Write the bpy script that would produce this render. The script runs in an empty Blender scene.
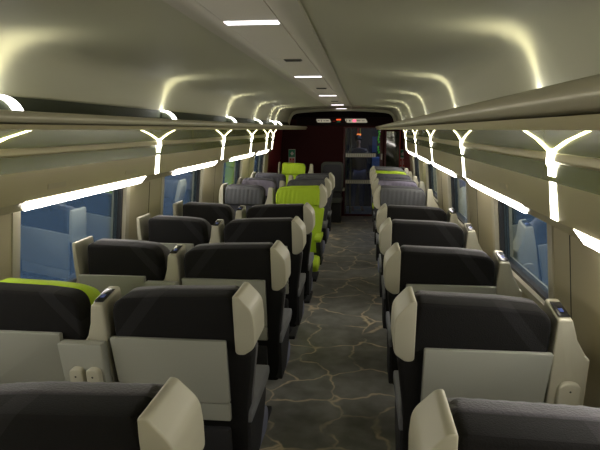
import bpy, bmesh, math, random
from mathutils import Vector, Matrix
random.seed(7)
S = bpy.context.scene
COL = S.collection

# ------------------------------------------------------------ camera, world, exposure
cam_d = bpy.data.cameras.new('camera'); cam_d.sensor_width = 36; cam_d.lens = 35.4; cam_d.clip_start = .05
cam = bpy.data.objects.new('camera', cam_d); COL.objects.link(cam)
cam.location = (0, 0, 1.9)
cam.rotation_euler = (math.radians(90-9.194), 0, math.radians(6.017))
S.camera = cam
W = bpy.data.worlds.new('dusk'); S.world = W; W.use_nodes = True
W.node_tree.nodes['Background'].inputs[0].default_value = (.34, .43, .52, 1)
W.node_tree.nodes['Background'].inputs[1].default_value = .55
S.view_settings.view_transform = 'Standard'; S.view_settings.look = 'None'
S.view_settings.gamma = 1; S.view_settings.use_curve_mapping = False
S.view_settings.exposure = 1.4

# strengths of the lamps the carriage has
E_STRIP, E_BAR, E_ARM, E_CRES, E_CEIL, P_UP = 7.5, 5.5, 3.0, 4.0, 1.4, 1.0

# ------------------------------------------------------------ materials
def mat(name, col, rough=.6, metal=0, spec=.5, bump=0, bscale=60, var=0, vscale=4, coat=0, stretch=None, sheen=0):
    m = bpy.data.materials.new(name); m.use_nodes = True
    nt = m.node_tree; b = nt.nodes['Principled BSDF']
    b.inputs['Base Color'].default_value = (*col, 1); b.inputs['Roughness'].default_value = rough
    b.inputs['Metallic'].default_value = metal; b.inputs['Specular IOR Level'].default_value = spec
    b.inputs['Coat Weight'].default_value = coat
    if sheen: b.inputs['Sheen Weight'].default_value = sheen
    tc = nt.nodes.new('ShaderNodeTexCoord'); mp = nt.nodes.new('ShaderNodeMapping')
    nt.links.new(tc.outputs['Object'], mp.inputs[0])
    if stretch: mp.inputs['Scale'].default_value = stretch
    if var:
        n = nt.nodes.new('ShaderNodeTexNoise'); n.inputs['Scale'].default_value = vscale; n.inputs['Detail'].default_value = 4
        r = nt.nodes.new('ShaderNodeMapRange'); r.inputs[3].default_value = 1-var; r.inputs[4].default_value = 1+var
        mx = nt.nodes.new('ShaderNodeVectorMath'); mx.operation = 'SCALE'; mx.inputs[0].default_value = col
        nt.links.new(mp.outputs[0], n.inputs[0]); nt.links.new(n.outputs[0], r.inputs[0])
        nt.links.new(r.outputs[0], mx.inputs['Scale']); nt.links.new(mx.outputs[0], b.inputs['Base Color'])
    if bump:
        n = nt.nodes.new('ShaderNodeTexNoise'); n.inputs['Scale'].default_value = bscale; n.inputs['Detail'].default_value = 3
        bp = nt.nodes.new('ShaderNodeBump'); bp.inputs['Strength'].default_value = bump; bp.inputs['Distance'].default_value = .01
        nt.links.new(mp.outputs[0], n.inputs[0]); nt.links.new(n.outputs[0], bp.inputs['Height']); nt.links.new(bp.outputs[0], b.inputs['Normal'])
    return m
def emit(name, col, s):
    m = bpy.data.materials.new(name); m.use_nodes = True; b = m.node_tree.nodes['Principled BSDF']
    b.inputs['Base Color'].default_value = (*col, 1)
    b.inputs['Emission Color'].default_value = (*col, 1); b.inputs['Emission Strength'].default_value = s
    return m
def fabric_stripe(name, sgn, col, col2):
    """dark cloth with a paler woven diagonal band on the console side"""
    m = mat(name, col, .9, bump=.25, bscale=220, spec=.2)
    nt = m.node_tree; b = nt.nodes['Principled BSDF']
    tc = nt.nodes.new('ShaderNodeTexCoord'); sp = nt.nodes.new('ShaderNodeSeparateXYZ'); nt.links.new(tc.outputs['Object'], sp.inputs[0])
    def M(op, a, bb):
        n = nt.nodes.new('ShaderNodeMath'); n.operation = op
        for i, v in enumerate((a, bb)):
            if hasattr(v, 'links'): nt.links.new(v, n.inputs[i])
            else: n.inputs[i].default_value = v
        return n.outputs[0]
    u = M('MULTIPLY', sp.outputs[0], float(sgn))
    u = M('SUBTRACT', u, M('MULTIPLY', M('SUBTRACT', 1.26, sp.outputs[2]), .8))
    a = M('ABSOLUTE', M('SUBTRACT', u, .09), 0)
    k = M('LESS_THAN', a, .03)
    mx = nt.nodes.new('ShaderNodeMix'); mx.data_type = 'RGBA'
    nt.links.new(k, mx.inputs[0]); mx.inputs[6].default_value = (*col, 1); mx.inputs[7].default_value = (*col2, 1)
    nt.links.new(mx.outputs[2], b.inputs['Base Color'])
    return m
M = {}
M['ceil'] = mat('ceiling_paint', (.60, .59, .43), .62, bump=.03, bscale=8, spec=.3)
M['ceil_panel'] = mat('ceiling_panel_paint', (.70, .66, .54), .5, spec=.3)
M['gold'] = mat('satin_beige_metal', (.50, .445, .25), .36, metal=.3, var=.05, vscale=3)
M['wall'] = mat('beige_wall_laminate', (.46, .41, .25), .38, metal=.25, var=.04, vscale=3)
M['green_panel'] = mat('olive_gloss_panel', (.13, .145, .018), .26, metal=.1)
M['rack'] = mat('rack_tube_metal', (.50, .47, .33), .38, metal=.25)
M['rack_dark'] = mat('rack_inner_grey_green', (.11, .125, .085), .6)
M['shell'] = mat('beige_moulded_shell', (.46, .44, .32), .42, var=.02)
M['tray'] = mat('grey_green_tray_plastic', (.34, .345, .28), .4, bump=.05, bscale=300)
M['seam'] = mat('dark_seam', (.03, .03, .025), .7)
M['char'] = {s: fabric_stripe('charcoal_cloth_%s' % ('a' if s > 0 else 'b'), s, (.0115, .011, .010), (.020, .0195, .019)) for s in (1, -1)}
M['side'] = mat('black_side_cloth', (.016, .016, .017), .8, bump=.2, bscale=200)
M['rim'] = mat('grey_front_cloth', (.055, .052, .056), .85, bump=.3, bscale=150, sheen=.2)
M['lav'] = mat('lavender_grey_cloth', (.22, .20, .27), .85, bump=.3, bscale=150)
M['slate'] = mat('slate_grey_cloth', (.085, .088, .09), .85, bump=.3, bscale=150)
M['dkgrey'] = mat('dark_grey_cloth', (.045, .045, .055), .85, bump=.3, bscale=150)
M['lime'] = mat('lime_green_cloth', (.42, .60, .02), .8, bump=.25, bscale=150)
M['armcloth'] = mat('armrest_grey_cloth', (.17, .175, .18), .8, bump=.2, bscale=150)
M['cush'] = mat('blue_grey_cushion_cloth', (.20, .215, .30), .8, bump=.2, bscale=150)
M['greyback'] = mat('plain_grey_cloth', (.07, .075, .065), .8, bump=.1)
M['black'] = mat('black_plastic', (.012, .012, .014), .25)
M['lcd'] = emit('blue_display_glow', (.04, .07, .25), .04)
M['strip'] = emit('strip_tube_white', (1, .93, .86), E_STRIP)
M['bar'] = emit('bar_tube_white', (1, .96, .76), E_BAR)
M['arm'] = emit('arm_tube_yellow_white', (1, .95, .55), E_ARM)
M['cres'] = emit('crescent_white', (1, .98, .92), E_CRES)
M['ceillamp'] = emit('ceiling_lamp_white', (1, .95, 1), E_CEIL)
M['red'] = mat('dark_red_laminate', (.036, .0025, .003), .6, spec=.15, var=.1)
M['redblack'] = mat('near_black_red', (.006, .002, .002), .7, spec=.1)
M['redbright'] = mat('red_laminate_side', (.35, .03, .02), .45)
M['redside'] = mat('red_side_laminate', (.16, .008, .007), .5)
M['frame'] = mat('window_jamb_beige', (.50, .47, .34), .35, metal=.2)
M['gasket'] = mat('dark_window_gasket', (.03, .03, .03), .6)
M['chrome'] = mat('satin_steel', (.55, .55, .55), .25, metal=1)
M['white'] = mat('off_white_plastic', (.6, .6, .55), .5)
M['signgreen'] = mat('sign_green', (.01, .25, .11), .5)
M['signred'] = mat('sign_red', (.55, .03, .015), .5)
M['grill'] = mat('vent_grey', (.12, .12, .10), .6)
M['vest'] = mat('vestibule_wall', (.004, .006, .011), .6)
M['blue'] = mat('vestibule_blue_panel', (.10, .20, .50), .6)
M['blue2'] = mat('vestibule_pale_blue', (.16, .24, .46), .6)
M['olive'] = mat('vestibule_olive_post', (.14, .13, .05), .5)
M['yellow'] = mat('vestibule_yellow', (.5, .42, .05), .5)
M['orange'] = emit('vestibule_orange_lamp', (1, .25, .04), .5)
M['pinklit'] = emit('sign_pink_lit', (1, .10, .18), .8)
M['signface'] = emit('sign_backlit_face', (.55, .5, .38), .16)
M['redlit'] = emit('sign_red_lit', (1, .12, .03), .35)
M['greenlit'] = emit('green_lettering', (.1, .75, .05), .03)
M['jacket'] = mat('dark_jacket', (.012, .012, .018), .8)
M['jeans'] = mat('blue_jeans', (.02, .035, .10), .8)
M['skin'] = mat('skin', (.35, .2, .13), .6)
M['hair'] = mat('dark_hair', (.02, .013, .01), .6)

# floor: dark stone-pattern covering with wandering tan veins
def floor_mat():
    m = bpy.data.materials.new('veined_floor'); m.use_nodes = True; nt = m.node_tree; b = nt.nodes['Principled BSDF']
    L = nt.links.new
    tc = nt.nodes.new('ShaderNodeTexCoord')
    nz = nt.nodes.new('ShaderNodeTexNoise'); nz.inputs['Scale'].default_value = 2.6; nz.inputs['Detail'].default_value = 3
    L(tc.outputs['Object'], nz.inputs[0])
    sb = nt.nodes.new('ShaderNodeVectorMath'); sb.operation = 'SUBTRACT'; sb.inputs[1].default_value = (.5, .5, .5); L(nz.outputs['Color'], sb.inputs[0])
    sc = nt.nodes.new('ShaderNodeVectorMath'); sc.operation = 'SCALE'; sc.inputs['Scale'].default_value = .38; L(sb.outputs[0], sc.inputs[0])
    ad = nt.nodes.new('ShaderNodeVectorMath'); ad.operation = 'ADD'; L(tc.outputs['Object'], ad.inputs[0]); L(sc.outputs[0], ad.inputs[1])
    mp = nt.nodes.new('ShaderNodeMapping'); mp.inputs['Scale'].default_value = (1, .85, 0); L(ad.outputs[0], mp.inputs[0])
    v = nt.nodes.new('ShaderNodeTexVoronoi'); v.feature = 'DISTANCE_TO_EDGE'; v.inputs['Scale'].default_value = 2.5; L(mp.outputs[0], v.inputs['Vector'])
    fade = nt.nodes.new('ShaderNodeTexNoise'); fade.inputs['Scale'].default_value = 3.1; L(tc.outputs['Object'], fade.inputs[0])
    r = nt.nodes.new('ShaderNodeMapRange'); r.inputs[1].default_value = .006; r.inputs[2].default_value = .034; r.inputs[3].default_value = 1; r.inputs[4].default_value = 0
    L(v.outputs['Distance'], r.inputs[0])
    r2 = nt.nodes.new('ShaderNodeMapRange'); r2.inputs[1].default_value = .36; r2.inputs[2].default_value = .55; L(fade.outputs[0], r2.inputs[0])
    mu = nt.nodes.new('ShaderNodeMath'); mu.operation = 'MULTIPLY'; L(r.outputs[0], mu.inputs[0]); L(r2.outputs[0], mu.inputs[1])
    n2 = nt.nodes.new('ShaderNodeTexNoise'); n2.inputs['Scale'].default_value = 7; n2.inputs['Detail'].default_value = 6; L(tc.outputs['Object'], n2.inputs[0])
    cr = nt.nodes.new('ShaderNodeValToRGB'); cr.color_ramp.elements[0].position = .35; cr.color_ramp.elements[1].position = .7
    cr.color_ramp.elements[0].color = (.15, .148, .125, 1); cr.color_ramp.elements[1].color = (.25, .25, .22, 1); L(n2.outputs[0], cr.inputs[0])
    mx = nt.nodes.new('ShaderNodeMix'); mx.data_type = 'RGBA'; L(mu.outputs[0], mx.inputs[0]); L(cr.outputs[0], mx.inputs[6]); mx.inputs[7].default_value = (.60, .49, .32, 1)
    L(mx.outputs[2], b.inputs['Base Color']); b.inputs['Roughness'].default_value = .42
    bp = nt.nodes.new('ShaderNodeBump'); bp.inputs['Strength'].default_value = .15; bp.inputs['Distance'].default_value = .01
    L(n2.outputs[0], bp.inputs['Height']); L(bp.outputs[0], b.inputs['Normal'])
    return m
M['floor'] = floor_mat()
def glass_mat(name, tint, refl, trans):
    """window pane: mirrors the lit interior over the blue dusk outside"""
    m = bpy.data.materials.new(name); m.use_nodes = True; nt = m.node_tree
    for n in list(nt.nodes):
        if n.type != 'OUTPUT_MATERIAL': nt.nodes.remove(n)
    out = nt.nodes['Material Output']
    g = nt.nodes.new('ShaderNodeBsdfGlossy'); g.inputs['Color'].default_value = (*tint, 1); g.inputs['Roughness'].default_value = .02
    t = nt.nodes.new('ShaderNodeBsdfTransparent'); t.inputs['Color'].default_value = (*trans, 1)
    fr = nt.nodes.new('ShaderNodeFresnel'); fr.inputs['IOR'].default_value = 1.5
    r = nt.nodes.new('ShaderNodeMapRange'); r.inputs[3].default_value = refl; r.inputs[4].default_value = .9
    nt.links.new(fr.outputs[0], r.inputs[0])
    mx = nt.nodes.new('ShaderNodeMixShader'); nt.links.new(r.outputs[0], mx.inputs[0])
    nt.links.new(t.outputs[0], mx.inputs[1]); nt.links.new(g.outputs[0], mx.inputs[2]); nt.links.new(mx.outputs[0], out.inputs[0])
    return m
M['glass'] = glass_mat('blue_window_glass', (.80, .90, 1.0), .42, (.85, .93, 1))
M['doorglass'] = glass_mat('door_glass', (.8, .8, .9), .05, (.85, .9, 1))

# ------------------------------------------------------------ mesh helpers
def rounded(pts):
    """pts: (x, z, radius) -> outline with arcs at the corners"""
    out = []; n = len(pts)
    for i, (x, z, r) in enumerate(pts):
        if r <= 0: out.append((x, z)); continue
        p = Vector((x, z)); a = (Vector(pts[i-1][:2])-p); b = (Vector(pts[(i+1) % n][:2])-p)
        la, lb = a.length, b.length; a.normalize(); b.normalize()
        ang = a.angle(b); t = min(r/math.tan(ang/2), la*.49, lb*.49)
        A, B = p+a*t, p+b*t
        for k in range(7):
            u = k/6; q = A*(1-u)**2 + p*2*u*(1-u) + B*u*u
            out.append((q.x, q.y))
    return out
def slab(outline, y0, y1, bev=0, seg=3, axis='y', bm=None):
    own = bm or bmesh.new(); t = bmesh.new()
    def P(a, b, c): return (a, c, b) if axis == 'y' else ((c, a, b) if axis == 'x' else (a, b, c))
    A = [t.verts.new(P(a, b, y0)) for a, b in outline]; B = [t.verts.new(P(a, b, y1)) for a, b in outline]
    n = len(A)
    f1 = t.faces.new(A); f2 = t.faces.new(B[::-1])
    for i in range(n): t.faces.new((A[i], B[i], B[(i+1) % n], A[(i+1) % n]))
    bmesh.ops.recalc_face_normals(t, faces=t.faces)
    if bev: bmesh.ops.bevel(t, geom=list(f1.edges)+list(f2.edges), offset=bev, segments=seg, affect='EDGES', clamp_overlap=True, profile=.5)
    me = bpy.data.meshes.new('t'); t.to_mesh(me); t.free(); own.from_mesh(me); bpy.data.meshes.remove(me)
    return own
def box(x0, x1, y0, y1, z0, z1, bev=0, seg=2, bm=None):
    own = bm or bmesh.new(); t = bmesh.new()
    bmesh.ops.create_cube(t, size=1)
    for v in t.verts: v.co = ((x0+x1)/2+v.co.x*(x1-x0), (y0+y1)/2+v.co.y*(y1-y0), (z0+z1)/2+v.co.z*(z1-z0))
    if bev: bmesh.ops.bevel(t, geom=list(t.edges), offset=bev, segments=seg, affect='EDGES', clamp_overlap=True, profile=.5)
    me = bpy.data.meshes.new('t'); t.to_mesh(me); t.free(); own.from_mesh(me); bpy.data.meshes.remove(me)
    return own
def warp(bm, fn):
    for v in bm.verts: v.co = fn(v.co.copy())
    return bm
def zcut(bm, z0, z1, n):
    for k in range(n+1):
        bmesh.ops.bisect_plane(bm, geom=bm.verts[:]+bm.edges[:]+bm.faces[:], plane_co=(0, 0, z0+(z1-z0)*k/n), plane_no=(0, 0, 1))
    return bm
def xcut(bm, x0, x1, n):
    for k in range(n+1):
        bmesh.ops.bisect_plane(bm, geom=bm.verts[:]+bm.edges[:]+bm.faces[:], plane_co=(x0+(x1-x0)*k/n, 0, 0), plane_no=(1, 0, 0))
    return bm
def mesh(name, bm, smooth=35):
    bmesh.ops.recalc_face_normals(bm, faces=bm.faces)
    me = bpy.data.meshes.new(name); bm.to_mesh(me); bm.free()
    for p in me.polygons: p.use_smooth = True
    me.set_sharp_from_angle(angle=math.radians(smooth))
    return me
def link(name, me, m, parent=None, loc=None):
    if not me.materials: me.materials.append(m)
    o = bpy.data.objects.new(name, me); COL.objects.link(o)
    if parent: o.parent = parent
    if loc: o.location = loc
    return o
def obj(name, bm, m, parent=None, loc=None, smooth=35): return link(name, mesh(name, bm, smooth), m, parent, loc)
def tag(o, label, cat, group=None):
    o['label'] = label; o['category'] = cat
    if group: o['group'] = group
    return o
def thing(name, label, cat, loc=(0, 0, 0), rz=0, group=None):
    o = bpy.data.objects.new(name, None); o.empty_display_size = .1; COL.objects.link(o); o.location = loc; o.rotation_euler = (0, 0, rz)
    return tag(o, label, cat, group)
def struct(name, bm, m, smooth=35):
    o = obj(name, bm, m, smooth=smooth); o['kind'] = 'structure'; return o
def copy_tree(root, loc, label, group=None):
    r = root.copy(); COL.objects.link(r); r.location = loc; r['label'] = label
    if group: r['group'] = group
    for ch in list(root.children):
        c = ch.copy(); COL.objects.link(c); c.parent = r
        for g in list(ch.children):
            d = g.copy(); COL.objects.link(d); d.parent = c
    return r

# ------------------------------------------------------------ the carriage shell
CX = -.463; Y0, Y1 = -3.8, 13.06
def X(side, half): return CX+side*half           # side -1 = left, +1 = right
def sheet(pts, side, ya, yb, thick=0, bm=None):
    """profile (half, z) swept along y"""
    bm = bm or bmesh.new()
    A = [bm.verts.new((X(side, h), ya, z)) for h, z in pts]; B = [bm.verts.new((X(side, h), yb, z)) for h, z in pts]
    for i in range(len(pts)-1): bm.faces.new((A[i], A[i+1], B[i+1], B[i]))
    return bm
bm = box(X(-1, 1.6), X(1, 1.6), Y0, Y1+1.8, -.06, 0); struct('floor', bm, M['floor'])
# ceiling: coved shell, thick
prof = [(1.167, 2.05), (1.150, 2.12), (1.127, 2.19), (1.105, 2.235), (1.075, 2.268), (1.03, 2.292), (.97, 2.305), (.90, 2.312), (.75, 2.324), (.5, 2.338), (.242, 2.347)]
full = [(X(-1, h), z) for h, z in prof]+[(X(1, h), z) for h, z in prof[::-1]]
outer = [(X(1, 1.24), 2.05), (X(1, 1.24), 2.45), (X(-1, 1.24), 2.45), (X(-1, 1.24), 2.05)]
struct('ceiling', slab(full+outer, Y0, Y1), M['ceil'], 50)
# raised centre panels with open seams
bm = bmesh.new()
for x0, x1 in ((.119, .242), (-.242, -.119)):
    slab([(CX+x0, 2.36), (CX+x1, 2.36), (CX+x1-(.012 if x1 > .2 else 0), 2.338), (CX+x0+(.012 if x0 < -.2 else 0), 2.338)], Y0, Y1-.12, bm=bm)
ys = [-3.8, -1.6, 1.2, 3.75, 6.4, 9.35, 12.2, Y1-.12]
for a, b in zip(ys, ys[1:]): box(CX-.115, CX+.115, a+.003, b-.003, 2.336, 2.36, bm=bm)
struct('trim_1', bm, M['ceil_panel'])
# lip that closes the ceiling towards the end wall
inner = [(X(-1, h-.03), z-.055) for h, z in prof]+[(X(1, h-.03), z-.055) for h, z in prof[::-1]]
n = len(full); t = bmesh.new()
rings = []
for y in (Y1-.12, Y1-.06):
    rings.append(([t.verts.new((x, y, z+.01)) for x, z in full], [t.verts.new((x, y, z)) for x, z in inner]))
(fa, ia), (fb, ib) = rings
for i in range(n-1):
    t.faces.new((fa[i], fa[i+1], ia[i+1], ia[i])); t.faces.new((fb[i], fb[i+1], ib[i+1], ib[i])); t.faces.new((ia[i], ia[i+1], ib[i+1], ib[i]))
struct('trim_2', t, M['ceil'])

WIN = {-1: [(.5, 2.1), (2.85, 4.42), (5.16, 6.62), (7.5, 8.85), (9.75, 10.95)],
       1: [(.5, 2.22), (2.78, 4.08), (5.02, 6.25), (7.1, 8.4), (9.3, 10.6)]}
ZBS = {-1: .86, 1: 1.0}; ZT = 1.50
def wh(z):   # half width of the wall at height z
    return 1.415 if z < .6 else 1.415-(z-.6)*.088
REDY = 11.35
def wall_profile(z0, z1): return [(wh(z0)+.12, z0), (wh(z0), z0)]
for side in (-1, 1):
    ZB = ZBS[side]; bm = bmesh.new()
    def block(z0, z1, ya, yb, bm):
        q = [(X(side, wh(z0)+.14), z0), (X(side, wh(z0)), z0), (X(side, wh(z1)), z1), (X(side, wh(z1)+.14), z1)]
        if z0 < .6 < z1: q.insert(2, (X(side, wh(.6)), .6))
        slab(q, ya, yb, bm=bm)
    block(0, ZB, Y0, REDY, bm); block(ZT, 2.06, Y0, REDY, bm)
    prev = Y0
    for a, b in WIN[side]+[(REDY, 0)]:
        block(ZB, ZT, prev, a, bm); prev = b
    struct('wall_left' if side < 0 else 'wall_right', bm, M['wall'])
    bm = bmesh.new(); block(0, 2.06, REDY, Y1, bm)
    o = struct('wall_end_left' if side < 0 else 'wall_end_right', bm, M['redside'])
    # panel joints on the piers
    bm = bmesh.new()
    for (a, b), (c, d) in zip(WIN[side], WIN[side][1:]):
        ym = b+(c-b)*.60
        slab([(X(side, wh(.6)-.002), .6), (X(side, wh(1.46)-.002), 1.46), (X(side, wh(1.46)+.02), 1.46), (X(side, wh(.6)+.02), .6)], ym, ym+.006, bm=bm)
    struct('trim_%d' % (3 if side < 0 else 4), bm, M['seam'])
wn = 0
for side in (-1, 1):
    ZB = ZBS[side]
    for a, b in WIN[side]:
        wn += 1
        root = bpy.data.objects.new('window_%d' % wn, None); COL.objects.link(root); root['kind'] = 'structure'
        root.location = (X(side, wh(1.25)+.06), (a+b)/2, 1.25)
        inv = root.location
        # glass
        g = bmesh.new()
        slab([(X(side, wh(ZB)+.05), ZB), (X(side, wh(ZT)+.05), ZT), (X(side, wh(ZT)+.058), ZT), (X(side, wh(ZB)+.058), ZB)], a, b, bm=g)
        warp(g, lambda c: c-inv); obj('window_glass', g, M['glass'], root)
        # jamb lining with gasket
        f = bmesh.new()
        def side_box(y0, y1, z0, z1, h0, h1, bm):
            slab([(X(side, wh(z0)+h0), z0), (X(side, wh(z1)+h0), z1), (X(side, wh(z1)+h1), z1), (X(side, wh(z0)+h1), z0)], y0, y1, bm=bm)
        for y0, y1 in ((a, a+.07), (b-.07, b)): side_box(y0, y1, ZB, ZT, -.008, .05, f)
        side_box(a, b, ZB, ZB+.04, -.008, .05, f)
        warp(f, lambda c: c-inv); fo = obj('window_frame', f, M['frame'], root)
        k = bmesh.new()
        for y0, y1 in ((a+.07, a+.10), (b-.10, b-.07)): side_box(y0, y1, ZB+.04, ZT, .02, .05, k)
        side_box(a+.07, b-.07, ZB+.04, ZB+.06, .02, .05, k)
        warp(k, lambda c: c-inv); obj('window_gasket', k, M['gasket'], root)

# panel above the windows, beige band shaped in place of a reflection, recess, then valance: one moulding per side
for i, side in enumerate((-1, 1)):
    up = [(1.215, 1.905), (1.222, 1.81), (1.229, 1.75), (1.229, 1.69)]
    struct('trim_%d' % (5+i), slab([(X(side, h), z) for h, z in up]+[(X(side, 1.34), 1.69), (X(side, 1.34), 1.905)], Y0, REDY), M['green_panel'])
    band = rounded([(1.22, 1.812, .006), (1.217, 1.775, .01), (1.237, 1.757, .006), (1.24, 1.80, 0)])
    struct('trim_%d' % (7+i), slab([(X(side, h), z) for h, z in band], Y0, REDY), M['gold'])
    val = rounded([(1.34, 1.705, 0), (1.232, 1.705, .016), (1.252, 1.53, .01), (1.262, 1.525, 0), (1.295, 1.482, .01), (1.36, 1.482, 0)])
    struct('trim_%d' % (9+i), slab([(X(side, h), z) for h, z in val], Y0, REDY), M['gold'])
# end wall: red with door opening, arch above in near black
DX0, DX1, DZ = -.42, .44, 1.955
bm = bmesh.new()
box(X(-1, 1.5), DX0, Y1, Y1+.06, 0, 2.12, bm=bm); box(DX1, X(1, 1.5), Y1, Y1+.06, 0, 2.12, bm=bm); box(DX0, DX1, Y1, Y1+.06, DZ, 2.12, bm=bm)
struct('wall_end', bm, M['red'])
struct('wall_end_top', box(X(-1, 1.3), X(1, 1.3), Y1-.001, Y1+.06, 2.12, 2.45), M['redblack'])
struct('wall_back', box(X(-1, 1.6), X(1, 1.6), Y0-.06, Y0, 0, 2.45), M['wall'])
# header box carrying the signs
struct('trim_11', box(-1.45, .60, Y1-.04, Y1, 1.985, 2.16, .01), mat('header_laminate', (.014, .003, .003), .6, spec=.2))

# vestibule beyond the glass door
bm = bmesh.new()
box(-1.3, -1.24, Y1+.06, Y1+1.7, 0, 2.3, bm=bm); box(1.2, 1.26, Y1+.06, Y1+1.7, 0, 2.3, bm=bm)
box(-1.3, 1.26, Y1+1.7, Y1+1.76, 0, 2.3, bm=bm); box(-1.3, 1.26, Y1, Y1+1.76, 2.3, 2.36, bm=bm)
struct('wall_vestibule', bm, M['vest'])
vl = bpy.data.lights.new('vestibule_fill', 'AREA'); vl.energy = 2.2; vl.size = .5; vl.color = (.55, .7, 1)  # added dim blue fill for the dark vestibule, no fitting there
vo = bpy.data.objects.new('vestibule_fill', vl); COL.objects.link(vo); vo.location = (.3, Y1+.7, 2.25)
tag(vo, 'added bluish fill light in the vestibule beyond the glass door', 'lamp')

# ------------------------------------------------------------ luggage racks
for side, nm in ((-1, 'left'), (1, 'right')):
    root = thing('luggage_rack', 'long beige metal luggage rack running above the %s windows' % nm, 'luggage rack', (X(side, 1.0), Y0, 1.9), group=None)
    off = Vector((X(side, 1.0), Y0, 1.9))
    tube = rounded([(.722, 1.942, .02), (.735, 1.966, .02), (.775, 1.966, .02), (.84, 1.93, .0), (.82, 1.915, 0), (.735, 1.925, .015)])
    obj('front_rail', warp(slab([(X(side, h), z) for h, z in tube], Y0, 12.75), lambda c: c-off), M['rack'], root)
    strip_ = [(.738, 1.918), (.80, 1.918), (.80, 1.899), (.745, 1.899)]
    o = obj('under_strip', warp(slab([(X(side, h), z) for h, z in strip_], Y0, 12.7), lambda c: c-off), M['gold'], root)
    o['label'] = 'slim beige metal strip under the front rail'
    shelf = [(.78, 1.922), (1.195, 1.935), (1.195, 1.907), (.78, 1.901)]
    obj('shelf_panel', warp(slab([(X(side, h), z) for h, z in shelf], Y0, 12.7), lambda c: c-off), M['rack_dark'], root)
    back = [(1.19, 1.92), (1.162, 2.052), (1.24, 2.052), (1.24, 1.92)]
    obj('back_panel', warp(slab([(X(side, h), z) for h, z in back], Y0, Y1-.14), lambda c: c-off), M['rack_dark'], root)

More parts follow.
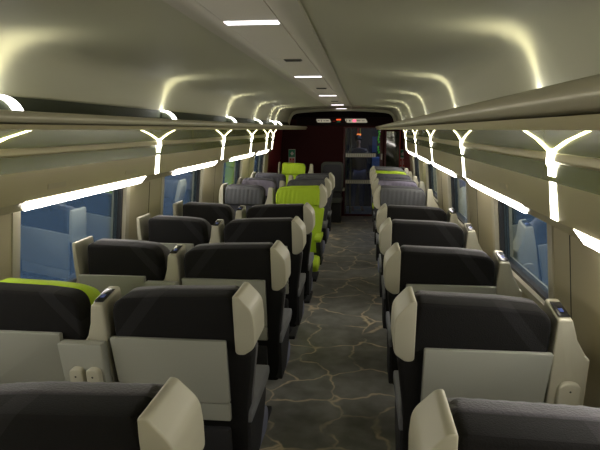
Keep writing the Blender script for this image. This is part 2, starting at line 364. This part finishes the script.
# ------------------------------------------------------------ lamps
STR = {-1: [(-2.2, -.5), (.2, 2.15), (2.88, 4.62), (5.38, 7.02), (7.82, 9.5), (9.85, 11.0)],
       1: [(-2.0, -.3), (.3, 2.35), (3.12, 4.78), (5.5, 7.25), (7.7, 9.3), (9.7, 11.1)]}
BAR = {-1: [-1.8, .4, 2.46, 4.8, 7.13, 8.98, 10.45, 11.15], 1: [-1.9, .3, 2.49, 4.69, 6.82, 8.85, 10.85]}
ords = ['behind the camera', 'beside the camera', 'nearest the camera in view', 'second in view from the camera', 'third from the camera', 'fourth from the camera', 'fifth from the camera', 'farthest, beside the end wall']
for side, nm in ((-1, 'left'), (1, 'right')):
    for i, (a, b) in enumerate(STR[side]):
        a, b = (a*.985, b*.985) if side < 0 else (a*.965, b*.965)
        c = Vector((X(side, 1.27), (a+b)/2, 1.506)); L = (b-a)/2
        t = bmesh.new()
        # tube face with slanted ends, sits in the lower edge of the valance
        p = [(1.250, 1.532, 0), (1.286, 1.480, .05)]
        vs = []
        for (h, z, e) in p:
            vs.append([(X(side, h), -L+e, z), (X(side, h), L-e*.4, z)])
        q = [vs[0][0], vs[0][1], vs[1][1], vs[1][0]]
        F = [t.verts.new(Vector((x, y+c.y, z))-c) for x, y, z in q]
        B = [t.verts.new(Vector((x+side*.02, y+c.y, z+.004))-c) for x, y, z in q]
        t.faces.new(F); t.faces.new(B[::-1])
        for k in range(4): t.faces.new((F[k], B[k], B[(k+1) % 4], F[(k+1) % 4]))
        o = obj('strip_light', t, M['strip'], loc=c)
        tag(o, 'long white strip light over the %s windows, %s' % (nm, ords[i]), 'strip light', 'strip lights above the %s windows' % nm)
    for i, y in enumerate(BAR[side]):
        root = thing('wall_light', 'glowing Y-shaped wall light under the %s luggage rack, %s' % (nm, ords[i]), 'wall light', (X(side, 1.24), y, 1.5), group='Y-shaped lights on the %s wall' % nm)
        off = Vector(root.location)
        def bar(name, pts, w, m, out=.002):
            t = bmesh.new(); rr = []
            for (h, z, yy) in pts:
                ww = w
                rr.append([t.verts.new(Vector((X(side, h-out), y+yy-ww/2, z))-off), t.verts.new(Vector((X(side, h-out), y+yy+ww/2, z))-off),
                           t.verts.new(Vector((X(side, h+.012), y+yy+ww/2, z))-off), t.verts.new(Vector((X(side, h+.012), y+yy-ww/2, z))-off)])
            for u, v in zip(rr, rr[1:]):
                for k in range(4): t.faces.new((u[k], u[(k+1) % 4], v[(k+1) % 4], v[k]))
            t.faces.new(rr[0]); t.faces.new(rr[-1][::-1])
            return obj(name, t, m, root)
        bar('upper_tube', [(1.217, 1.822, 0), (1.216, 1.762, 0), (1.2255, 1.745, 0), (1.228, 1.712, 0)], .085, M['bar'])
        bar('lower_tube', [(1.234, 1.695, 0), (1.243, 1.61, 0), (1.250, 1.535, 0)], .085, M['bar'])
        for s in (-1, 1):
            bar('arm', [(1.216, 1.814, s*.02), (1.215, 1.86, s*.20), (1.213, 1.895, s*.40)], .045, M['arm'])
    # crescent uplights standing on the rack
    for i, y in enumerate([q-(.10 if q > 3 else -.03) if side < 0 else q for q in BAR[side]]):
        root = thing('crescent_light', 'white crescent uplight on top of the %s luggage rack, %s' % (nm, ords[i]), 'uplight', (X(side, 1.16), y, 1.94), group='crescent uplights on the %s rack' % nm)
        off = Vector(root.location)
        arc = [(1.158-.105*math.sin(a*math.pi/20), 1.938+.105*math.cos(a*math.pi/20)) for a in range(11)]
        fin = arc+[(1.158, 1.938)]
        obj('fin', warp(slab([(X(side, h), z) for h, z in fin], y, y+.05), lambda c: c-off), M['rack_dark'], root)
        ar2 = [(1.158-.122*math.sin(a*math.pi/20), 1.938+.117*math.cos(a*math.pi/20)) for a in range(11)]
        if ar2: obj('glowing_rim', warp(slab([(X(side, min(h, 1.16)), z) for h, z in arc+ar2[::-1]], y-.012, y+.05), lambda c: c-off), M['cres'], root)
        sp = bpy.data.lights.new('uplight_beam', 'SPOT'); sp.energy = P_UP; sp.spot_size = math.radians(95); sp.spot_blend = 1; sp.shadow_soft_size = .05; sp.color = (1, .93, .66)
        so = bpy.data.objects.new('uplight_beam', sp); COL.objects.link(so)
        so.parent = root; so.location = Vector((X(side, 1.118), y+.02, 2.072))-off
        d = Vector((-side*.30, 0, 1)); so.rotation_euler = (-d).to_track_quat('Z', 'Y').to_euler()
# ceiling lamps and vents between the seams
for i, y in enumerate([-2.6, -.2, 2.50, 5.04, 7.84, 10.8, 12.75]):
    root = thing('ceiling_light', 'narrow white ceiling lamp in the centre panel, %s' % ords[i], 'ceiling light', (CX, y, 2.342), group='lamps in the centre ceiling panel')
    obj('lamp_frame', box(-.117, .117, -.042, .042, -.004, .004), M['ceil_panel'], root)
    obj('lamp_diffuser', box(-.110, .110, -.032, .032, -.010, -.003), M['ceillamp'], root)
for i, y in enumerate([1.3, 3.83, 6.43, 9.4]):
    root = thing('ceiling_vent', 'small grey slotted vent in the centre ceiling panel, %s' % ['just overhead', 'nearest the camera in view', 'second in view from the camera', 'farthest of the row'][i], 'vent', (CX+.015, y, 2.336), group='vents in the centre ceiling panel')
    obj('vent_plate', box(-.055, .055, -.04, .04, -.006, .002, .002), M['grill'], root)
    for k in range(3): obj('vent_slot', box(-.048, .048, -.028+k*.022, -.018+k*.022, -.009, -.005), M['seam'], root)

# small fittings on the valances: hook clips and seat number plates
for side, nm in ((-1, 'left'), (1, 'right')):
    for i, y in enumerate([3.1, 5.95, 8.1, 9.8] if side < 0 else [1.5, 3.6, 5.8, 7.9, 9.8]):
        root = thing('coat_hook', 'small pale clip on the ledge above the %s windows, %s' % (nm, ords[i+2]), 'hook', (X(side, 1.25), y, 1.705), group='clips on the %s ledge' % nm)
        obj('clip_base', box(-.02, .02, -.05, .05, 0, .008, .002), M['chrome'], root)
        obj('clip_tongue', box(-.008, .008, .02, .035, .006, .032, .002), M['shell'], root)
    k = 0
    for a, b in STR[side]:
        for u in (.1, .72):
            y = a+(b-a)*u; z0, z1 = 1.575, 1.605; h0 = lambda z: 1.232+(1.705-z)*.114
            if y < 1: continue
            c = Vector((X(side, h0(1.59)), y, 1.59))
            t = slab([(X(side, h0(z0)-.002), z0), (X(side, h0(z1)-.002), z1), (X(side, h0(z1)+.004), z1), (X(side, h0(z0)+.004), z0)], y, y+.20)
            o = obj('seat_number_plate', warp(t, lambda v: v-c), M['wall'], loc=c); k += 1
            tag(o, 'beige number plate on the panel above the %s windows, %s along from the camera' % (nm, ['first', 'second', 'third', 'fourth', 'fifth', 'sixth', 'seventh', 'eighth', 'ninth', 'tenth'][k-1]), 'number plate', 'number plates on the %s valance' % nm)

# ------------------------------------------------------------ seats
RC = .2
CACHE = {}
def part(key, name, build, m, parent, smooth=35):
    if key not in CACHE: CACHE[key] = mesh(name, build(), smooth)
    return link(name, CACHE[key], m, parent) if False else _link(name, CACHE[key], m, parent)
def _link(name, me, m, parent):
    o = bpy.data.objects.new(name, me); COL.objects.link(o); o.parent = parent
    if not me.materials: me.materials.append(m)
    o.material_slots[0].link = 'OBJECT'; o.material_slots[0].material = m
    return o
def lean(c): c.y += (1.27-c.z)*RC; return c
def make_seat(label, loc, wing, facing=0, width=.294, front='rim', pad=None, back=None, wingscale=1.0, group=None, tray=True, low=None):
    """wing: local side (+1/-1) of the beige wing; facing 0 = we see its back"""
    root = thing('train_seat', label, 'seat', loc, math.pi if facing else 0, group)
    root.scale.z = 1.012
    w = wing; H = width; K = (w, H, wingscale)
    def ol(inset, top=0., low=.42):
        o = H-inset
        pts = [(-o*.84, low, .03), (-o*.87, .75, .1), (-o, 1.0, .1), (-o, 1.222+top, .075), (-o*.35, 1.238+top, .3), (o*.45, 1.244+top, .3), (o-.07, 1.248+top, .03), (o-.055, 1.10, .02), (o-.05, 1.03, .02), (o-.005, .99, .03), (o*.87, .75, .1), (o*.84, low, .03)]
        return rounded([(x*w, z, r) for x, z, r in pts])
    part(('shell',)+K, 'backrest', lambda: warp(slab(ol(.012), -.065, .06, .022), lean), back or M['char'][-w], root)
    fr = M[front]
    part(('front',)+K, 'front_cushion', lambda: warp(slab(ol(.014, .002, .5), .045, .125, .035, 4), lean), M[low] if low else (M['dkgrey'] if facing and front != 'lime' else fr), root)
    # headrest pad with pleats, bulging forward over the top
    def pad_():
        o = H-.012
        pts = [(-o, 1.03, .04), (-o, 1.225, .08), (-o*.4, 1.242, .3), (o*.5, 1.249, .3), (o-.06, 1.249, .03), (o-.06, 1.03, .03)]
        b = slab(rounded([(x*w, z, r) for x, z, r in pts]), .05, .165, .045, 5)
        xcut(b, -o, o, 44); zcut(b, 1.05, 1.22, 5)
        def f(c):
            if c.y > .12: c.y += .004*math.sin(c.x*130+c.z*9) + .015*math.sin(max(0, min(1, (c.z-1.03)/.25))*math.pi)
            c.z -= max(0, c.y-.06)*.22*max(0, min(1, (c.z-1.1)/.1))
            return lean(c)
        return warp(b, f)
    part(('pad',)+K, 'headrest_pad', pad_, M[pad] if pad else fr, root, 60)
    # beige side wing
    def wing_():
        o = H+.004; i = H-.078*wingscale
        pts = [(i, 1.005, .02), (i, 1.255, .012), (i+.022, 1.253, .05), (o-.004, 1.19, .08), (o, 1.12, .05), (o-.002, 1.035, .05), (i+.035, 1.003, .03)]
        b = zcut(slab(rounded([(x*w, z, r) for x, z, r in pts]), -.082, .15, .022, 4), 1.15, 1.27, 8)
        def f(c):
            if c.y < 0: c.y += max(0, c.z-1.20)*.12
            return lean(c)
        return warp(b, f)
    part(('wing',)+K, 'headrest_wing', wing_, M['shell'], root)
    # tray on the rear face and the lower flap
    if tray:
        xa, xb = (-(H-.004), H-.112)
        if wingscale < 1: xa, xb = -(H-.09), H-.02
        def tr(z0, z1, t0, t1):
            def tx(z, x, e): return x+e*(1.08-z)*.06
            pts = [(tx(z0, xa, 1), z0, .006), (tx(z1, xa, 1), z1, .008), (tx(z1, xb, 0), z1, .008), (tx(z0, xb, 0), z0, .006)]
            return warp(slab(rounded([(x*w, z, r) for x, z, r in pts]), t0, t1, .004, 2), lean)
        part(('tray',)+K, 'tray_table', lambda: tr(.785, 1.066, -.100, -.072), M['tray'], root)
        part(('flap',)+K, 'tray_flap', lambda: tr(.70, .78, -.099, -.072), M['tray'], root)
        part(('backing',)+K, 'tray_backing', lambda: tr(.73, 1.03, -.074, -.06), M['side'], root)
    # magazine net holder low on the back
    def net():
        b = box(-H*.6, H*.6, -.105, -.066, .50, .66, .012); return warp(b, lean)
    part(('net',)+K, 'magazine_pocket', net, M['side'], root)
    # seat cushion, skirt, armrest, pedestal
    part(('cushion',)+K, 'seat_cushion', lambda: slab(rounded([(.30, .37, .03), (.30, .49, .03), (.60, .505, .06), (.66, .44, .06), (.60, .36, .05)]), *sorted((-w*H*.68, w*(H-.055))), .03, 4, axis='x'), M['lime'] if front == 'lime' and facing else M['cush'], root)
    def arm():
        o = H-.035
        pts = [(.075, .665, .01), (.08, .715, .02), (.55, .735, .03), (.565, .69, .025), (.50, .668, .02)]
        return slab(rounded(pts), *(sorted((w*(o-.07), w*o))), .018, 3, axis='x')
    part(('arm',)+K, 'armrest', arm, M['lime'] if front == 'lime' and facing else M['armcloth'], root)
    def skirt():
        o = H-.04
        pts = [(.10, .43, .03), (.08, .664, .01), (.50, .664, .05), (.42, .54, .08), (.30, .43, .06)]
        return slab(rounded(pts), *(sorted((w*(o-.05), w*o))), .01, 2, axis='x')
    part(('skirt',)+K, 'side_panel', skirt, M['side'], root)
    def ped():
        b = box(-H*.35, H*.25, .22, .52, .02, .37, .03, bm=None); box(-H*.5, H*.4, .16, .58, 0, .035, .01, bm=b); return b
    part(('ped',)+K, 'pedestal', ped, M['side'], root)
    return root
def make_console(label, loc, flare, knobs, facing=0, group=None):
    """slim moulded column between seats: straight side and flared side, small display on its tip"""
    root = thing('seat_console', label, 'seat console', loc, math.pi if facing else 0, group)
    root.scale.z = 1.004
    f = flare; K = (f, knobs)
    def body():
        q = .55 if knobs == 2 else 1
        pts = [(-.058, .62, .01), (-.056, 1.03, .02), (-.048, 1.235, .015), (.004, 1.235, .015), (.03*q, 1.12, .05), (.066*q, 1.06, .03), (.078*q, 1.045, .012), (.088*q, .62, .01)]
        b = slab(rounded([(x*f, z, r) for x, z, r in pts]), -.075, .13, .008, 3)
        def g(c):
            if c.z > 1.215: c.z -= (.13-c.y)*.16
            if c.y < 0 and c.z > 1.05: c.y += .02
            return lean(c)
        return warp(b, g)
    part(('cb',)+K, 'console_body', body, M['shell'], root)
    if knobs == 2 and not facing:
        def blk():
            b = slab(rounded([(x*f, z, q) for x, z, q in [(-.050, .64, .01), (-.056, 1.055, .008), (.128, 1.055, .008), (.118, .64, .01)]]), -.135, -.078, .006, 2); return warp(b, lean)
        part(('blk',)+K, 'lower_cover', blk, M['tray'], root)
    def foot():
        b = slab(rounded([(.0, .60, .02), (.0, .70, .02), (.52, .71, .03), (.50, .63, .03)]), -.045, .07, .012, 2, axis='x'); return warp(b, lambda c: Vector((c.x*f, c.y+.05, c.z)))
    part(('cf',)+K, 'armrest', foot, M['shell'], root)
    def base():
        b = slab(rounded([(.10, .0, 0), (.06, .62, .02), (.30, .62, .02), (.34, 0, 0)]), -.04, .06, .01, 2, axis='x'); return warp(b, lambda c: Vector((c.x*f, c.y, c.z)))
    part(('cs',)+K, 'console_base', base, M['side'], root)
    def scr():
        b = box(-.042, -.002, -.035, .09, 1.2355, 1.239, .0015)
        return warp(b, lambda c: lean(Vector((c.x*f, c.y, c.z-(.13-c.y)*.16))))
    s = part(('sc',)+K, 'display', scr, M['black'], root)
    def led():
        b = box(-.030, -.014, -.0, .03, 1.239, 1.24); return warp(b, lambda c: lean(Vector((c.x*f, c.y, c.z-(.13-c.y)*.16))))
    if ('led',)+K not in CACHE: pass
    d = part(('led',)+K, 'display_glow', led, M['lcd'], root); d.parent = s
    xs = (-.014, .056) if knobs == 2 else (.015,)
    for i, kx in enumerate(xs):
        def kn():
            e = .028 if knobs == 2 else .042
            q = [(kx-e, .82, .01), (kx-e, .955, e-.001), (kx+e, .955, e-.001), (kx+e, .82, .01)]
            b = slab(rounded([(x*f, z, r) for x, z, r in q]), -.165 if knobs == 2 and not facing else -.103, -.07, .01, 3); return warp(b, lean)
        kk = part(('kn', i, facing)+K, 'armrest_end', kn, M['shell'], root)
        def sw():
            b = slab([(kx*f+.004*math.cos(a*.785), .92+.004*math.sin(a*.785)) for a in range(8)], -.1665 if knobs == 2 and not facing else -.1045, -.102); return warp(b, lean)
        ss = part(('sw', i, facing)+K, 'screw', sw, M['seam'], root); ss.parent = kk
    return root

gA = 'seats facing away from the camera'; gF = 'seats facing the camera'
LA, LC, LW, RA, RCO = -.705, -1.07, -1.375, .427, .778
back_rows = [1.25, 2.22, 3.17, 4.14, 4.97]
face_rows = [6.85, 7.8, 8.75, 9.7, 10.5]
nth = ['first row, cut by the bottom edge', 'second row from the camera', 'third row from the camera', 'fourth row from the camera', 'fifth row from the camera']
for i, d in enumerate(back_rows):
    make_seat('charcoal seat left of the aisle, %s' % nth[i], (LA, d, 0), 1, group=gA)
    make_seat('charcoal single seat right of the aisle, %s' % nth[i], (RA, d, 0), -1, group=gA)
    if i:
        lab = 'charcoal window seat on the left with a lime green top edge' if i == 1 else 'charcoal seat by the left windows, %s' % nth[i]
        make_seat(lab, (LW, d+.02, 0), -1, width=.252, front='lime' if i == 1 else 'rim', wingscale=.3, group=gA)
        make_console('beige console between the two left seats, %s' % nth[i], (LC, d, 0), -1, 2, group='consoles between the left seats')
        make_console('beige console beside the right windows, %s' % nth[i], (RCO, d, 0), 1, 1, group='consoles beside the right seats')
fr = ['first row facing the camera', 'second row facing the camera', 'third row facing the camera', 'fourth row facing the camera', 'farthest row facing the camera']
lp = [('lime', 'lime', 'lime green seat left of the aisle facing the camera'), ('rim', 'slate', 'dark grey seat left of the aisle directly behind the lime green one'), ('rim', 'slate', 'dark grey seat left of the aisle, two rows behind the lime green one')]
wp = [('rim', 'slate', 'slate grey seat by the left windows, beside the lime green aisle seat'), ('rim', 'lav', 'lavender grey pleated seat by the left windows'), ('rim', 'dkgrey', 'dark grey seat by the left windows, just behind the lavender grey one')]
for i in range(3):
    d = face_rows[i]
    make_seat(lp[i][2], (LA+.005, d, 0), -1, 1, front=lp[i][0], pad=lp[i][1], back=M['side'], group=gF)
    make_seat(wp[i][2], (LW-.01, d, 0), 1, 1, width=.262, front=wp[i][0], pad=wp[i][1], back=M['side'], wingscale=.6, group=gF)
    make_console('beige console between the left pair of seats in the %s' % fr[i], (LC+.0, d, 0), 1, 2, 1, group='consoles between the left seats')
make_seat('lime green seat by the left windows at the far red wall', (LW+.02, 11.55, 0), 1, 1, width=.27, front='lime', pad='lime', back=M['side'], wingscale=.3, group=gF)
make_console('beige console beside the lime green seat at the far red wall', (LC+.06, 11.6, 0), 1, 2, 1, group='consoles between the left seats')
rp = [('rim', 'slate', 'slate grey pleated single seat, first facing the camera right of the aisle'), ('rim', 'lav', 'lavender grey pleated single seat right of the aisle'),
      ('rim', 'dkgrey', 'dark grey single seat between the lavender and lime green headrests on the right'), ('lime', 'lime', 'single seat right of the aisle with a lime green headrest'), ('rim', 'slate', 'farthest single seat right of the aisle, behind the lime green headrest')]
for i, d in enumerate(face_rows):
    make_seat(rp[i][2], (RA, d, 0), 1, 1, front=rp[i][0], pad=rp[i][1], back=M['side'], low='dkgrey', group=gF)
    make_console('pale console beside the right windows, %s' % fr[i], (RCO, d, 0), -1, 1, 1, group='consoles beside the right seats')

# plain grey high back at the end of the aisle
root = thing('folding_seat', 'plain grey high-backed attendant seat against the dark red end wall', 'seat', (-.62, 12.3, 0))
ol = rounded([(-.235, .62, .03), (-.235, 1.235, .1), (.235, 1.235, .1), (.235, .62, .03)])
obj('backrest', slab(ol, -.05, .06, .02), M['greyback'], root)
obj('back_pad', slab([(x*.82, .9+(z-.9)*.85) for x, z in ol], -.062, -.045, .008), M['dkgrey'], root)
obj('seat_cushion', box(-.22, .22, -.35, .02, .42, .52, .03), M['greyback'], root)
obj('armrest', box(.225, .265, -.28, .04, .66, .70, .01), M['shell'], root)
obj('armrest', box(-.265, -.225, -.28, .04, .66, .70, .01), M['shell'], root)
obj('pedestal', box(-.2, .2, -.28, .08, 0, .63, .02), M['side'], root)

# ------------------------------------------------------------ end wall fittings
root = bpy.data.objects.new('door_1', None); COL.objects.link(root); root['kind'] = 'structure'; root.location = ((DX0+DX1)/2, Y1, 0)
def dp(name, b, m, par=root):
    off = Vector(((DX0+DX1)/2, Y1, 0)) ; return obj(name, warp(b, lambda c: c-off), m, par)
b = bmesh.new()
box(DX0, DX0+.04, Y1-.02, Y1+.05, 0, DZ, .006, bm=b); box(DX1-.07, DX1, Y1-.02, Y1+.05, 0, DZ, .006, bm=b)
box(DX0+.04, DX1-.07, Y1-.02, Y1+.05, DZ-.03, DZ, bm=b); box(DX0+.04, DX1-.07, Y1-.02, Y1+.05, .0, .045, bm=b)
dp('door_frame', b, mat('door_frame_red', (.07, .008, .008), .35))
dp('door_glass', box(DX0+.04, DX1-.07, Y1+.005, Y1+.015, .045, DZ-.03), M['doorglass'])
for z in (1.30, .72):
    o = dp('safety_band', box(DX0+.05, DX1-.15, Y1-.002, Y1+.004, z, z+.085), mat('etched_band', (.5, .5, .42), .5))
    b = bmesh.new()
    for k in range(14): box(DX0+.06+k*.047, DX0+.082+k*.047, Y1-.004, Y1-.001, z+.01, z+.075, bm=b)
    dp('band_marks', b, mat('etched_marks', (.4, .4, .34), .5), o) if False else obj('band_marks', warp(b, lambda c: c-Vector(((DX0+DX1)/2, Y1, 0))), mat('etched_marks', (.75, .75, .65), .5), o)
dp('door_handle', box(.395, .43, Y1-.05, Y1-.02, 1.25, 1.38, .008), M['white'])
b = bmesh.new()
random.seed(3)
for k in range(9):
    z = 1.86-k*.055; x = .345+.012*math.sin(k*1.7)
    if k == 5: continue
    box(x-.014, x+.016, Y1-.024, Y1-.021, z-.02, z+.016, .003, bm=b); box(x-.02, x+.006, Y1-.024, Y1-.021, z-.034, z-.022, bm=b)
dp('green_lettering', b, M['greenlit'])
# objects in the vestibule
tag(obj('wall_poster', box(-.12, .12, -.006, .0, -.28, .28), M['blue'], loc=(.30, Y1+.35, 1.55)), 'narrow bright blue notice seen through the glass door', 'poster')
tag(obj('vestibule_cabinet', box(-.2, .2, -.15, .15, 0, 1.27, .02), M['blue2'], loc=(.42, Y1+.75, 0)), 'pale blue cabinet standing behind the glass door', 'cabinet')
bpy.data.objects['wall_poster'].scale = (.42, 1, .62); bpy.data.objects['wall_poster'].location = (.262, Y1+.35, 1.57)
for k, x in enumerate((-.37, -.27)):
    tag(obj('grab_pole', slab([(.018*math.cos(a*.785), .018*math.sin(a*.785)) for a in range(8)], .0, 2.3, axis='z'), M['olive'], loc=(x, Y1+.3+.1*k, 0)), ['olive grab pole at the left edge of the glass door', 'olive grab pole second from the left behind the glass'][k], 'pole')
root = thing('exit_lamp', 'small orange and red lamp glowing through the glass door', 'lamp', (-.10, Y1+1.6, 1.85))
obj('lamp_column', box(-.035, .0, -.02, .0, -.05, .17, .01), M['signred'], root); obj('lamp_glow', box(-.05, .06, -.03, -.005, -.10, -.05, .015), M['orange'], root)
obj('lamp_bracket', box(.02, .05, -.02, 0, -.06, .17, .01), M['yellow'], root)
tag(obj('floor_stripe', box(-.08, .10, -.03, .03, 0, .004), M['yellow'], loc=(-.02, Y1+1.0, 0)), 'yellow stripe on the vestibule floor behind the glass door', 'floor marking')

# standing person behind the glass
def skin_mesh(name, joints, edges, m, parent, sub=2):
    me = bpy.data.meshes.new(name); me.from_pydata([j[:3] for j in joints], edges, [])
    o = bpy.data.objects.new(name, me); COL.objects.link(o); o.parent = parent
    mod = o.modifiers.new('skin', 'SKIN')
    for i, j in enumerate(joints): me.skin_vertices[0].data[i].radius = j[3] if isinstance(j[3], tuple) else (j[3], j[3])
    me.skin_vertices[0].data[0].use_root = True
    s = o.modifiers.new('sub', 'SUBSURF'); s.levels = sub; s.render_levels = sub
    dg = bpy.context.evaluated_depsgraph_get(); nm = bpy.data.meshes.new_from_object(o.evaluated_get(dg)); o.modifiers.clear(); o.data = nm
    nm.materials.clear(); nm.materials.append(m)
    for p in nm.polygons: p.use_smooth = True
    return o
pr = thing('person', 'person in dark jacket and blue jeans standing behind the glass door', 'person', (-.10, Y1+.75, 0), math.radians(15))
J = [(0, 0, .95, (.13, .09)), (0, 0, 1.15, (.14, .095)), (0, 0, 1.38, (.17, .10)), (0, 0, 1.50, (.055, .055)), (0, -.015, 1.575, (.06, .070)), (0, -.01, 1.67, (.068, .085)),
     (.17, 0, 1.41, .055), (.22, .0, 1.14, .042), (.21, -.08, .92, .032), (-.17, 0, 1.41, .055), (-.23, 0, 1.14, .042), (-.21, -.06, .92, .032),
     (.09, 0, .86, .085), (.10, 0, .48, .06), (.10, .01, .10, .042), (.10, -.13, .035, .035), (-.09, 0, .86, .085), (-.11, 0, .48, .06), (-.12, .01, .10, .042), (-.13, -.13, .035, .035)]
Ed = [(0, 1), (1, 2), (2, 3), (3, 4), (4, 5), (2, 6), (6, 7), (7, 8), (2, 9), (9, 10), (10, 11), (0, 12), (12, 13), (13, 14), (14, 15), (0, 16), (16, 17), (17, 18), (18, 19)]
body = skin_mesh('body', [(x, y, z, r if z > 1.58 else ((r[0]*.72, r[1]*.72) if isinstance(r, tuple) else r*.8)) for x, y, z, r in J], Ed, M['skin'], pr)
JJ = [(x, y, z, (r[0]+.015, r[1]+.018) if isinstance(r, tuple) else r+.014) for x, y, z, r in J]
JJ[0] = (0, 0, .86, (.165, .13)); JJ[3] = (0, .01, 1.49, (.07, .07)); ji = [0, 1, 2, 3, 6, 7, 8, 9, 10, 11]; jx = {v: k for k, v in enumerate(ji)}
skin_mesh('jacket', [JJ[i] for i in ji], [(jx[a], jx[b]) for a, b in Ed if a in jx and b in jx], M['jacket'], pr)
ti = [0, 12, 13, 14, 16, 17, 18]; tx = {v: k for k, v in enumerate(ti)}
skin_mesh('trousers', [(*JJ[i][:3], JJ[i][3]) for i in ti], [(tx[a], tx[b]) for a, b in Ed if a in tx and b in tx], M['jeans'], pr)
hb = bmesh.new(); bmesh.ops.create_uvsphere(hb, u_segments=16, v_segments=10, radius=1); warp(hb, lambda c: Vector((c.x*.088, c.y*.095+.035, 1.685+c.z*.095)))
bmesh.ops.delete(hb, geom=[v for v in hb.verts if v.co.z < 1.67 and v.co.y < -.01], context='VERTS')
obj('hair', hb, M['hair'], pr)
for sx in (-.03, .03):
    eb = bmesh.new(); bmesh.ops.create_uvsphere(eb, u_segments=8, v_segments=6, radius=.006); obj('eye', warp(eb, lambda c: c+Vector((sx, -.088, 1.635))), M['hair'], pr)
nb = bmesh.new(); bmesh.ops.create_cone(nb, segments=8, radius1=.016, radius2=.004, depth=.045, cap_ends=True); obj('nose', warp(nb, lambda c: c+Vector((0, -.094, 1.61))), M['skin'], pr)

# lit pill-shaped signs above the door
def sign(label, x0, x1, z0, z1, marks, lit):
    root = thing('information_sign', label, 'sign', ((x0+x1)/2, Y1-.055, (z0+z1)/2))
    w, h = (x1-x0)/2, (z1-z0)/2
    out = rounded([(-w*.82, -h, h*.9), (-w, h, .02), (w*.82, h, h*.9), (w, -h, .02)])
    obj('sign_housing', slab([(x*1.03, z*1.1) for x, z in out], .0, .03), M['seam'], root)
    obj('sign_face', slab(out, -.008, .004, .003), M['signface'], root)
    for a, ww, hh in marks: obj('sign_mark', box(a*w-ww, a*w+ww, -.011, -.007, -hh*h, hh*h), M['seam'], root)
    if lit is not None: obj('lit_square', box(lit*w-.035, lit*w+.035, -.013, -.007, -h*.62, h*.62, .003), M['pinklit'], root)
sign('pale pill-shaped sign left of the small red lamp above the door', -1.02, -.69, 2.05, 2.125, [(-.65, .022, .2), (-.3, .008, .55), (.1, .02, .15), (.5, .03, .2)], None)
sign('longer pale sign with a pink lit square above the door', -.40, .10, 2.045, 2.13, [(-.82, .006, .7), (-.55, .015, .3), (.2, .04, .15), (.6, .03, .1)], -.15)
root = thing('indicator_lamp', 'small red and green indicator between the two signs above the door', 'lamp', (-.53, Y1-.055, 2.085))
obj('housing', box(-.055, .055, 0, .03, -.045, .045, .01), M['seam'], root)
obj('red_lens', box(-.05, .05, -.01, .004, .01, .04, .006), M['redlit'], root); obj('green_lens', box(-.035, .035, -.01, .004, -.035, .0, .006), M['signgreen'], root)
obj('side_mark', box(-.12, -.07, .0, .02, -.012, .0, .004), M['signred'], root)
# safety signs on both ends of the red wall
for x, lab in ((-1.555, 'green and white safety sign with red marks on the left of the end wall'), (.86, 'green and white safety sign with red marks on the right of the end wall')):
    y = Y1-.01
    root = thing('safety_sign', lab, 'sign', (x, y, 1.27))
    obj('sign_plate', box(-.075, .075, -.006, .01, -.20, .20, .003), M['white'], root)
    obj('green_panel', box(-.07, .07, -.010, -.005, .03, .19), M['signgreen'], root)
    obj('pictogram', slab([(-.02, .07), (.03, .07), (.03, .10), (.05, .10), (.005, .15), (-.04, .10), (-.02, .10)], -.012, -.009), M['white'], root)
    for k in range(2):
        obj('red_mark', box(-.052+k*.06, -.008+k*.06, -.010, -.005, -.17, 0), M['signred'], root)
        obj('arrow_mark', box(-.036+k*.06, -.026+k*.06, -.012, -.009, -.13, -.04), M['white'], root)
# dark glazed panel right of the door with its post
root = thing('glass_partition', 'dark glossy glazed panel between the door and the right wall', 'partition', (.64, Y1-.03, 0))
obj('glazing', box(-.13, .15, -.004, .004, .3, 1.86), mat('dark_gloss_pane', (.02, .025, .015), .06, spec=1), root)
obj('frame_post', box(-.165, -.135, -.02, .02, 0, 1.9, .006), mat('red_post', (.14, .025, .03), .35), root)
obj('frame_post', box(.15, .175, -.02, .02, 0, 1.9, .006), M['redbright'], root)
obj('lower_panel', box(-.13, .15, -.004, .01, 0, .3), M['red'], root)
